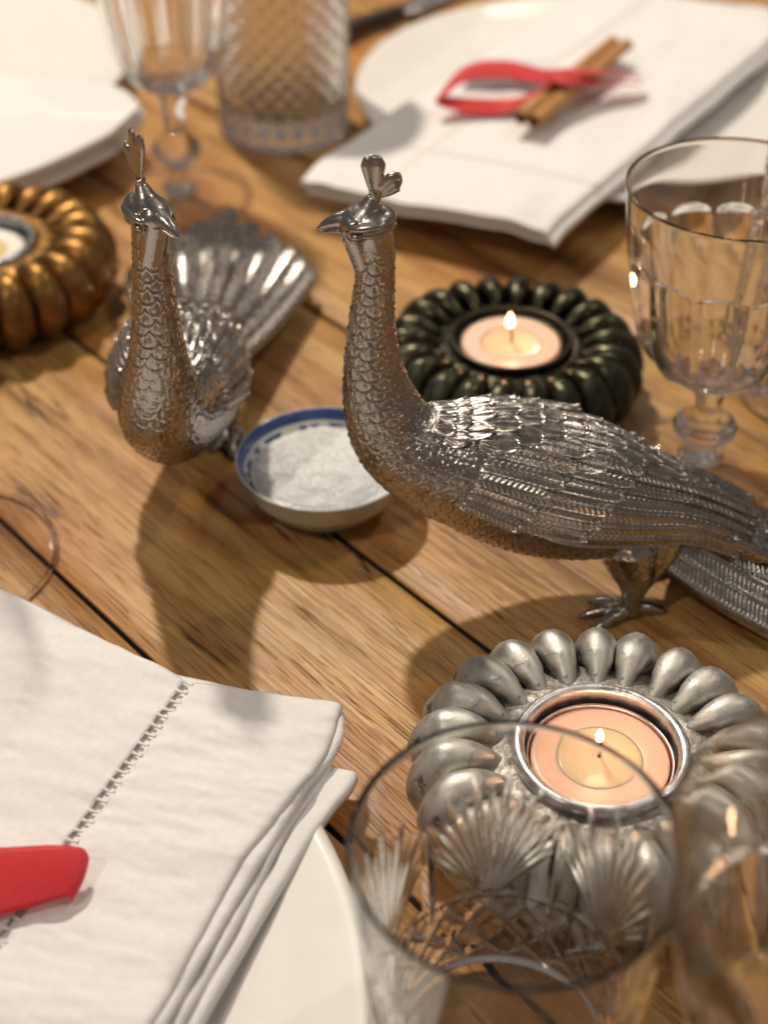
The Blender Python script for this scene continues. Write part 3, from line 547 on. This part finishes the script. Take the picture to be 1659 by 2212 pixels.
def zp(XY, t, v):                                        # hem panel: puckered at the openwork edge, folded edge rolls over at the right
    z = ztop(XY, t, v) - .0004*np.exp(-(v/.05)**2) + .0010*np.sin(t*150)*.25*np.exp(-v/.06)
    roll = np.clip((v-.93)/.07, 0, 1); return z - .0016*(1-np.sqrt(np.clip(1-roll**2, 0, 1)))
Lh = .16
e = .0014; perp = np.array([-hd_[1], hd_[0]]);  perp = perp if perp[0] > 0 else -perp
strip('hem_panel', lambda t: H0 + perp*e + hd_*Lh*t, lc([K0, K0 + np.array([-.0060, -.0230]), K0 + hd2*.062 + np.array([-.002, 0]), K0 + hd2*.11, K0 + hd2*Lh]), 220, 70, zp, M_linen, nap)
strip('centre_panel', lambda t: Q0 + np.array([-.02, .005]) + hd_*Lh*1.5*t, lambda t: H0 - perp*e + hd_*Lh*1.5*t, 220, 110, lambda XY, t, v: ztop(XY, t, v) - .0004*np.exp(-((1-v)/.03)**2) + .0010*np.sin(t*220)*.25*np.exp(-(1-v)/.03), M_linen, nap)
for i in range(42):                                      # little bars of thread across the openwork
    c = H0 + hd_*(.0008 + i*.00375 + random.uniform(-.0002, .0002)); sk = random.uniform(-.0003, .0003)
    a = c - perp*(e+.0006) - hd_*sk; b_ = c + perp*(e+.0006) + hd_*sk
    z0 = float(ztop(np.array([[c]]), 0, 0)[0, 0]) - .0007
    pts = smoothp([(*a, z0+.0002), (*c, z0-.0001), (*b_, z0+.0002)], .0004); V, F = tube_vf(pts, np.interp(np.linspace(0, 1, len(pts)), [0, .5, 1], [.00075, .00042, .00075]), 8, flat=.6)
    ob('hem_thread', mesh_np('hem_thread', V, F, M_hem), nap)
mk = lambda z0, s: (lambda XY, t, v: z0 + wr(XY, .0007, s, 30, 90, R(-55)) - .0014*(1-np.sqrt(np.clip(1-np.clip((v-.965)/.035, 0, 1)**2, 0, 1))))
O = np.array
strip('folded_layer', lambda t: Q0 + O([-.02, .005]) + hd_*(.0012+.18*t), lambda t: H0 - perp*.006 + hd_*(.0022+.18*t), 90, 50, lambda XY, t, v: ztop(XY, t, v) - .0022, M_linen, nap, .0060)
strip('folded_layer', lambda t: H0 + (Q0-H0)*.15 + hd_*(.0035 + .17*t), lc([K0 + O([.0004, -.0010]), K0 + O([-.0004, -.0135]), K0 + O([-.0100, -.0330]), K0 + hd2*.072 + O([.0020, 0]), K0 + hd2*.12 + O([.0025, 0]), K0 + hd2*.18 + O([.003, 0])]), 160, 90, lambda XY, t, v: ztop(XY, t, v) - .0021 - .0014*(1-np.sqrt(np.clip(1-np.clip((v-.965)/.035, 0, 1)**2, 0, 1))), M_linen, nap, .0009)
strip('folded_layer', lambda t: H0 + (Q0-H0)*.12 + hd_*(.012 + .16*t), lc([K0 + O([-.002, -.010]), K0 + O([-.0042, -.0235]), K0 + O([-.0132, -.0420]), K0 + hd2*.085 + O([.0048, 0]), K0 + hd2*.13 + O([.005, 0]), K0 + hd2*.18 + O([.005, 0])]), 160, 90, mk(.0196, 24), M_linen, nap, .0010)
strip('folded_layer', lambda t: H0 + (Q0-H0)*.12 + hd_*(.020 + .15*t), lc([K0 + O([.0046, -.0205]), K0 + O([.0018, -.0275]), K0 + O([-.0070, -.0430]), K0 + hd2*.085 + O([.0085, 0]), K0 + hd2*.13 + O([.0085, 0]), K0 + hd2*.18 + O([.0085, 0])]), 160, 90, mk(.0174, 27), M_linen, nap, .0022)
nap2 = empty('napkin', (0, 0, 0), 'white linen napkin under the cinnamon stick on the far plate', 'napkin', 'folded white linen napkins on the plates')
A_, B_, C2, D2 = O([-.0385, .6573]), O([.0717, .6036]), O([.235, .860]), O([.1251, .9100])
for z0, dx, nm in ((.0262, 0, 'top_panel'), (.0226, .0030, 'folded_layer')):
    o_ = O([dx, -dx*.6]); strip(nm, (lambda o_: lambda t: (A_+o_)*(1-t) + (D2+o_)*t)(o_), (lambda o_: lambda t: (B_+o_)*(1-t) + (C2+o_)*t)(o_), 90, 60,
        (lambda z0: lambda XY, t, v: z0 + wr(XY, .0022, 31, 25, 14, .4) + wr(XY, .0012, 35, 60, 25, -.5) - .0020*(1-np.sqrt(np.clip(1-np.clip((v-.96)/.04, 0, 1)**2, 0, 1))) - .0030*np.exp(-(t/.025)**2))(z0), M_linen, nap2, .0022)
for (p, q_) in ((A_ + (B_-A_)*.30, D2 + (C2-D2)*.30), (A_ + (D2-A_)*.16, B_ + (C2-B_)*.16)):   # stitched hem seams
    pts = np.linspace(np.r_[p, .0262], np.r_[q_, .0262], 60); pts[:, 2] += .0001 + wr(pts[None, :, :2], .0022, 31, 25, 14, .4)[0] + wr(pts[None, :, :2], .0012, 35, 60, 25, -.5)[0]; V, F = tube_vf(pts, .0011, 8, flat=.25)
    ob('hem_seam', mesh_np('hem_seam', V, F, M_hem), nap2)
nap3 = empty('napkin', (0, 0, 0), 'white linen napkin on the plate at the upper left edge', 'napkin', 'folded white linen napkins on the plates')
for z0, dx in ((.0285, 0), (.0245, .002), (.0200, -.001)):
    strip('folded_layer', (lambda dx: lc([(-.33, .560+dx), (-.225, .612+dx), (-.176, .640), (-.152, .6665+dx), (-.131, .697+dx)]))(dx), (lambda dx: lc([(-.36, .74), (-.22, .766), (-.165, .7640), (-.135, .750), (-.121+dx, .7280)]))(dx), 80, 60,
        (lambda z0: lambda XY, t, v: z0 + wr(XY, .0010, 37, 25, 18, .3))(z0), M_linen, nap3, .0034)
# ---------------------------------------------------------------- ribbons, cinnamon, card
def band(name, cen, wvec, mat, parent, th=.00022, sub=1):
    cen = np.asarray(cen); wvec = np.asarray(wvec); nb = 13; b = np.linspace(-1, 1, nb)[None, :, None]
    P = cen[:, None] + b*wvec[:, None]; T_ = np.gradient(cen, axis=0); Nn_ = np.cross(T_, wvec); Nn_ /= np.linalg.norm(Nn_, axis=1)[:, None] + 1e-12
    sgn_ = np.sign(Nn_[len(cen)//3, 2]); P = P + Nn_[:, None]*sgn_*(1-b**2)*np.linalg.norm(wvec, axis=1)[:, None, None]*.12
    P2 = np.concatenate([P + Nn_[:, None]*th/2, (P - Nn_[:, None]*th/2)[:, ::-1]], 1); nbb = 2*nb
    caps = []
    for r in (0, len(cen)-1):
        for j in range(nb-1):
            a, bb = r*nbb + j, r*nbb + j+1; c, d_ = r*nbb + nbb-2-j, r*nbb + nbb-1-j; caps.append((a, bb, c, d_))
    return ob(name, mesh_np(name, P2.reshape(-1, 3), np.concatenate([grid_faces(len(cen), nbb, cv=True), np.array(caps)]), mat), parent)
rb = empty('ribbon', (0, 0, 0), 'shiny red satin ribbon end on the lower left napkin', 'ribbon', 'red satin ribbons tied on the napkins')
cen = smoothp([(-.160, .245, .0280), (-.125, .2440, .0295), (-.098, .2450, .0312), (-.0860, .2468, .0318), (-.0800, .2478, .0318), (-.0770, .2482, .0311), (-.0761, .2477, .0296), (-.0772, .2468, .0274)], .0006); n = len(cen); u = np.linspace(0, 1, n)
wv = np.stack([.0015 + 0*u, np.interp(u, [0, .6, .84, .93, 1], [.0105, .0092, .0074, .0064, .0046]), np.interp(u, [0, .6, .85, 1], [.0022, .0040, .0030, .0012])], -1)
band('satin_band', cen, wv, M_red, rb)
rb2 = empty('ribbon', (0, 0, 0), 'red satin ribbon looped around the cinnamon stick on the far napkin', 'ribbon', 'red satin ribbons tied on the napkins')
def rib2(pts, wd, nm='satin_band'):
    cen = smoothp(pts, .0012); u = np.linspace(0, 1, len(cen)); wv = np.stack([0*u + .0008, wd*np.interp(u, [0, .04, .5, .97, 1], [.35, 1, 1.0, .9, .7]), 0*u + wd*.35*np.sin(u*5)], -1)
    return band(nm, cen, wv, M_red, rb2, .0004)
rib2([(.0255, .7140, .0370), (.0400, .7290, .0440), (.0600, .7340, .0440), (.0800, .7315, .0420), (.0960, .7330, .0435), (.1120, .7400, .0400), (.1300, .7440, .0350)], .0062)
rib2([(.0255, .7150, .0365), (.0420, .7170, .0325), (.0640, .7195, .0325), (.0800, .7230, .0405), (.0900, .7310, .0440)], .0052)
rib2([(.0790, .7330, .0430), (.0880, .7210, .0440), (.1000, .7290, .0400), (.1280, .7390, .0345)], .0032)
cs = empty('cinnamon_stick', (.0958, .7405, .0362), 'brown cinnamon stick tied with red ribbon on the far napkin', 'cinnamon stick')
dv = O([.1251-.0664, .7913-.6897]); Lc = .112; an = math.atan2(dv[1], dv[0]); cs.rotation_euler = (0, 0, an)
for sgn in (1, -1):                                       # the bark is rolled in from both sides
    tt_ = np.linspace(.0, 2.6*np.pi, 60); rr_ = .0042 - .00030*tt_; cxs = sgn*.0036 + np.cos(tt_ + (0 if sgn > 0 else 0))*rr_*sgn; czs = np.sin(tt_)*rr_ - .0004
    xs = np.linspace(-Lc/2, Lc/2, 60); P = np.zeros((60, 60, 3)); P[..., 0] = xs[:, None]; P[..., 1] = cxs[None]; P[..., 2] = czs[None]
    P += vnoise(P*O([.3, 1, 1]), 400, 5)[..., None]*.0003
    inn = P.copy(); inn[..., 1] = sgn*.0036 + (P[..., 1]-sgn*.0036)*.84; inn[..., 2] *= .84
    Q = np.concatenate([P, inn[:, ::-1]], 1); ob('bark_roll', grid('bark_roll', Q, M_cinn, cv=True), cs)
card = empty('name_card', (.0640, .7620, .0335), 'small pale card with blue handwriting behind the red ribbon', 'card'); card.rotation_euler = (R(3), 0, R(-12))
cw = np.linspace(-.024, .024, 20); ch = np.linspace(-.0135, .0135, 8); Pc = np.zeros((20, 8, 3)); Pc[..., 0] = cw[:, None]; Pc[..., 1] = ch[None]; Pc[..., 2] = .0016*np.sin(cw*40)[:, None]
Pt = Pc.copy(); Pt[..., 2] -= .0004; ob('paper', grid('paper', np.concatenate([Pc, Pt[:, ::-1]], 1), M_card, cv=True), card)
for k in range(2):
    xx = np.linspace(-.017, .014 - k*.008, 90); y_ = .0025 - k*.007 + .0016*np.sin(xx*900) + .0008*np.sin(xx*2200+k); pts = np.stack([xx, y_, .0016*np.sin(xx*40)+.0003], -1)
    V, F = tube_vf(pts, .00035, 6, flat=.3); ob('handwriting', mesh_np('handwriting', V, F, M_ink), card)
# ---------------------------------------------------------------- glassware
def cutglass(name, prof, nin, n, fn, mat=M_crystal, step=.0006):
    """prof: outer polyline then inner polyline, fn(theta, z, arc) -> depth of the cut on the outer wall"""
    out = dens(prof, step); inn = dens(nin, step*1.6); th = np.linspace(0, 2*np.pi, n, endpoint=False)
    O_ = lathe_pts(out, n); I_ = lathe_pts(inn, n)
    dep = fn(th[None] + 0*out[:, 1:], out[:, 1][:, None] + 0*th[None], out[:, 0][:, None])
    rad = out[:, 0][:, None]; k = np.where(rad > .004, (rad - dep)/np.maximum(rad, 1e-5), 1); O_[..., :2] *= k[..., None]
    return grid(name, np.concatenate([O_, I_]), mat, cv=True)
def vcut(dist, w, dp): return dp*np.clip(1 - np.abs(dist)/w, 0, 1)
def fan_pattern(N, z_ap=.0285, L=.041, zd0=.009, zd1=.0295, spread=40, rays=15, dmax=.00115, ph0=0, rref=.033):
    def f(th, z, r):
        seg = 2*np.pi/N; t = (th - ph0 + seg/2) % seg - seg/2; x = t*rref; dz = z - z_ap; D = np.zeros_like(z)
        rho = np.hypot(x, dz); an = np.degrees(np.arctan2(x, dz)); 
        for k in range(rays):
            a = -spread + 2*spread*k/(rays-1); Lk = L*(1 - .30*(abs(a)/spread)**2) * (1.0 if k % 2 == 0 else .90); w_ = .00095 if k % 2 == 0 else .0006
            d = (an - a)*np.pi/180*rho; m = (rho < Lk) & (dz > -.001); tap = np.clip((Lk-rho)/.012, 0, 1)*np.clip(rho/.004, .25, 1)
            D = np.maximum(D, np.where(m, vcut(d, w_*(.35+.65*tap), dmax*tap), 0))
        xo = ((th - ph0) % seg - seg/2)*rref; zc = z_ap + .012; el = np.abs(xo) - .0022*np.sqrt(np.clip(1-((z-zc)/.016)**2, 0, 1))  # long leaf cuts between the fans
        D = np.maximum(D, np.where(np.abs(z-zc) < .016, np.clip(-el/.0022, 0, 1)*dmax*1.1, 0))
        s = th*rref; p = 2*np.pi*rref/round(2*np.pi*rref/.0125)
        band_ = np.clip((z-zd0)/.001, 0, 1)*np.clip((zd1-z)/.002, 0, 1)
        for sg in (1, -1):
            q = (s + sg*(z-zd0)*1.0) % p; q = np.minimum(q, p-q); D = np.maximum(D, vcut(q, .0024, dmax*1.5)*band_)
            q2 = (s + sg*(z-zd0)*1.0 + p/2) % p; q2 = np.minimum(q2, p-q2); D = np.maximum(D, vcut(q2, .0006, dmax*.35)*band_)
        for zz_ in (zd1+.0006, zd0-.0008): D = np.maximum(D, vcut(z-zz_, .0011, dmax*.8))
        return D
    return f
g = props(ob('tumbler', cutglass('tumbler', [(0, .0008), (.021, .0008), (.0262, .0000), (.0280, .0014), (.0290, .006), (.0312, .030), (.0338, .060), (.0357, .0838), (.0359, .0848)],
        [(.0357, .0855), (.0352, .0855), (.0347, .0845), (.0325, .060), (.0290, .030), (.0270, .0150), (.0250, .0122), (.018, .0112), (0, .0108)], 560, fan_pattern(6, ph0=R(94))), None, (.0279, .2125, 0)),
    'cut crystal tumbler with fan pattern standing in front of the silver candle holder', 'glass', 'cut crystal glasses')
def goblet(name, loc, label, k=1.0, rimr=.0335, Hh=.140, zb=.058, flutes=10, cut_top=.55, cut=None, foot=.031, bg_=None):
    bg_ = bg_ or M_bowl_glass
    root = empty(name, loc, label, 'glass', 'stemmed crystal glasses')
    z = lambda f: zb + (Hh-zb)*f
    q = rimr/.0335
    outp = smoothp([(.0045, zb-.003), (.010, zb), (.0185*q, z(.06)), (.0235*q, z(.16)), (.0275*q, z(.36)), (.0305*q, z(.62)), (.0325*q, z(.85)), (rimr, z(1)-.0004)], .001)
    ff = np.linspace(.985, .13, 60); ro = np.interp(z(ff), outp[:, 1], outp[:, 0]); wl = np.interp(ff, [.13, .38, .62, .85, 1], [.0026, .0024, .0021, .0009, .0007])
    inn = np.concatenate([[(rimr-.0003, z(1)), (rimr-.0006, z(1)-.0002)], np.stack([ro-wl, z(ff)], -1), [((ro-wl)[-1]*.8, z(.112)), ((ro-wl)[-1]*.5, z(.102)), (0, z(.10))]])
    def fl(th, zz, r):
        seg = 2*np.pi/flutes; t = (th % seg)/seg*2-1; top = z(cut_top) + .004*np.sqrt(np.clip(1-t*t, 0, 1)); m = np.clip((top-zz)/.0012, 0, 1)*np.clip((zz-zb)/.006, 0, 1)
        D = (.0016*(1-t*t)*.9)*m
        return D if cut is None else np.maximum(D*0, cut(th, zz-zb, r))
    th = 260 if cut is None else 420
    o = dens(outp, .0008); i_ = dens(inn, .0012); tt = np.linspace(0, 2*np.pi, th, endpoint=False)
    O_ = lathe_pts(np.concatenate([[[0, zb-.003]], o]), th); oo = np.concatenate([[[0, zb-.003]], o]); dep = fl(tt[None]+0*oo[:, 1:], oo[:, 1][:, None]+0*tt[None], oo[:, :1]); kk = np.where(oo[:, :1] > .004, (oo[:, :1]-dep)/np.maximum(oo[:, :1], 1e-5), 1); O_[..., :2] *= kk[..., None]
    ob('bowl', grid('goblet_bowl', np.concatenate([O_, lathe_pts(i_, th)]), bg_, cv=True), root)
    kz = (zb-.004)/.04
    st = smoothp([(0, .0032), (.0085, .0050), (.0050, .0085*kz), (.0048, .0120*kz), (.0085, .0150*kz), (.0118, .0190*kz), (.0118, .0205*kz), (.0080, .0245*kz), (.0052, .0275*kz), (.0050, .0330*kz), (.0062, .0380*kz), (.0060, zb-.0032), (0, zb-.0032)], .0008)
    ob('stem', lathe('goblet_stem', st, 96, M_bowl_glass), root)
    ft = smoothp([(0, .0), (foot*.5, .0), (foot, .0002), (foot+.0004, .0012), (foot*.96, .0020), (foot*.5, .0030), (.0090, .0044), (0, .0046)], .0008)
    aa = np.linspace(0, 2*np.pi, 12, endpoint=False); ob('foot_rim', grid('foot_rim', lathe_pts(np.stack([foot+.0012+.0009*np.cos(aa), .0011+.0009*np.sin(aa)], -1), 128), M_crystal, cu=True, cv=True), root)
    ob('foot', lathe('goblet_foot', ft, 96, M_foot_glass), root); return root
goblet('goblet', (.0885, .1835, 0), 'large stemmed crystal glass at the lower right corner overlapping the tumbler', rimr=.0362, Hh=.120, zb=.050, flutes=10, cut_top=.45)
goblet('goblet', (.1175, .4640, 0), 'short stemmed crystal glass with fluted bowl behind the peacock tail', rimr=.0380, Hh=.1135, zb=.0400, flutes=12, cut_top=.62, foot=.029)
goblet('goblet', (-.0985, .6830, 0), 'stemmed crystal glass behind the front facing peacock', rimr=.0350, Hh=.150, zb=.0560, flutes=12, cut_top=.60, foot=.032)
goblet('goblet', (-.1530, .4080, 0), 'narrow stemmed glass at the left edge with only its round foot in view', rimr=.0320, Hh=.1500, zb=.0700, flutes=12, cut_top=.4, foot=.0385, bg_=M_foot_glass)
def lattice(th, z, r):
    s = th*.034; D = np.zeros_like(z); p = 2*np.pi*.034/22; b = np.clip((z-.006)/.002, 0, 1)*np.clip((.118-z)/.002, 0, 1)
    for sg in (1, -1):
        q = (s + sg*z) % p; q = np.minimum(q, p-q); D = np.maximum(D, vcut(q, .0036, .0017)*b)
    return D
def highball(loc, label, Hh, r0, r1):
    return props(ob('vase', cutglass('cut_vase', [(0, .0008), (r0-.006, .0008), (r0-.002, 0), (r0, .0016), (r1, Hh-.0006)], [(r1-.0004, Hh), (r1-.0012, Hh-.0006), (r0-.0028, .020), (r0-.006, .0165), (0, .0155)], 300, lattice, step=.0011), None, loc), label, 'vase', 'cut crystal vases with diamond lattice')
highball((-.0525, .7640, 0), 'tall cut crystal vase standing between the two far plates', .155, .0340, .0365)
highball((.1720, .5130, 0), 'cut crystal vase at the right edge behind the short stemmed glass', .125, .0320, .0345)
# ---------------------------------------------------------------- knife by the far plate
kn = empty('table_knife', (.0150, .9280, .0), 'dark handled steel knife lying beyond the far plate', 'knife'); kn.rotation_euler = (0, 0, math.atan2(.11, .10))
V, F = tube_vf(smoothp([(-.115, 0, .0060), (-.08, 0, .0070), (-.03, 0, .0064), (-.008, 0, .0055)], .002), np.interp(np.linspace(0, 1, len(smoothp([(-.115, 0, .0060), (-.08, 0, .0070), (-.03, 0, .0064), (-.008, 0, .0055)], .002))), [0, .1, .5, 1], [.0050, .0075, .0065, .0050]), 20, flat=.8); ob('handle', mesh_np('handle', V, F, plain('dark_horn', (.035, .022, .016), .3)), kn)
V, F = tube_vf(smoothp([(-.010, 0, .0055), (.03, .001, .0040), (.09, .002, .0032), (.125, .001, .0030)], .002), np.interp(np.linspace(0, 1, len(smoothp([(-.010, 0, .0055), (.03, .001, .0040), (.09, .002, .0032), (.125, .001, .0030)], .002))), [0, .1, .7, 1], [.0045, .0085, .0085, .001]), 20, flat=.14); ob('blade', mesh_np('blade', V, F, M_alu), kn)
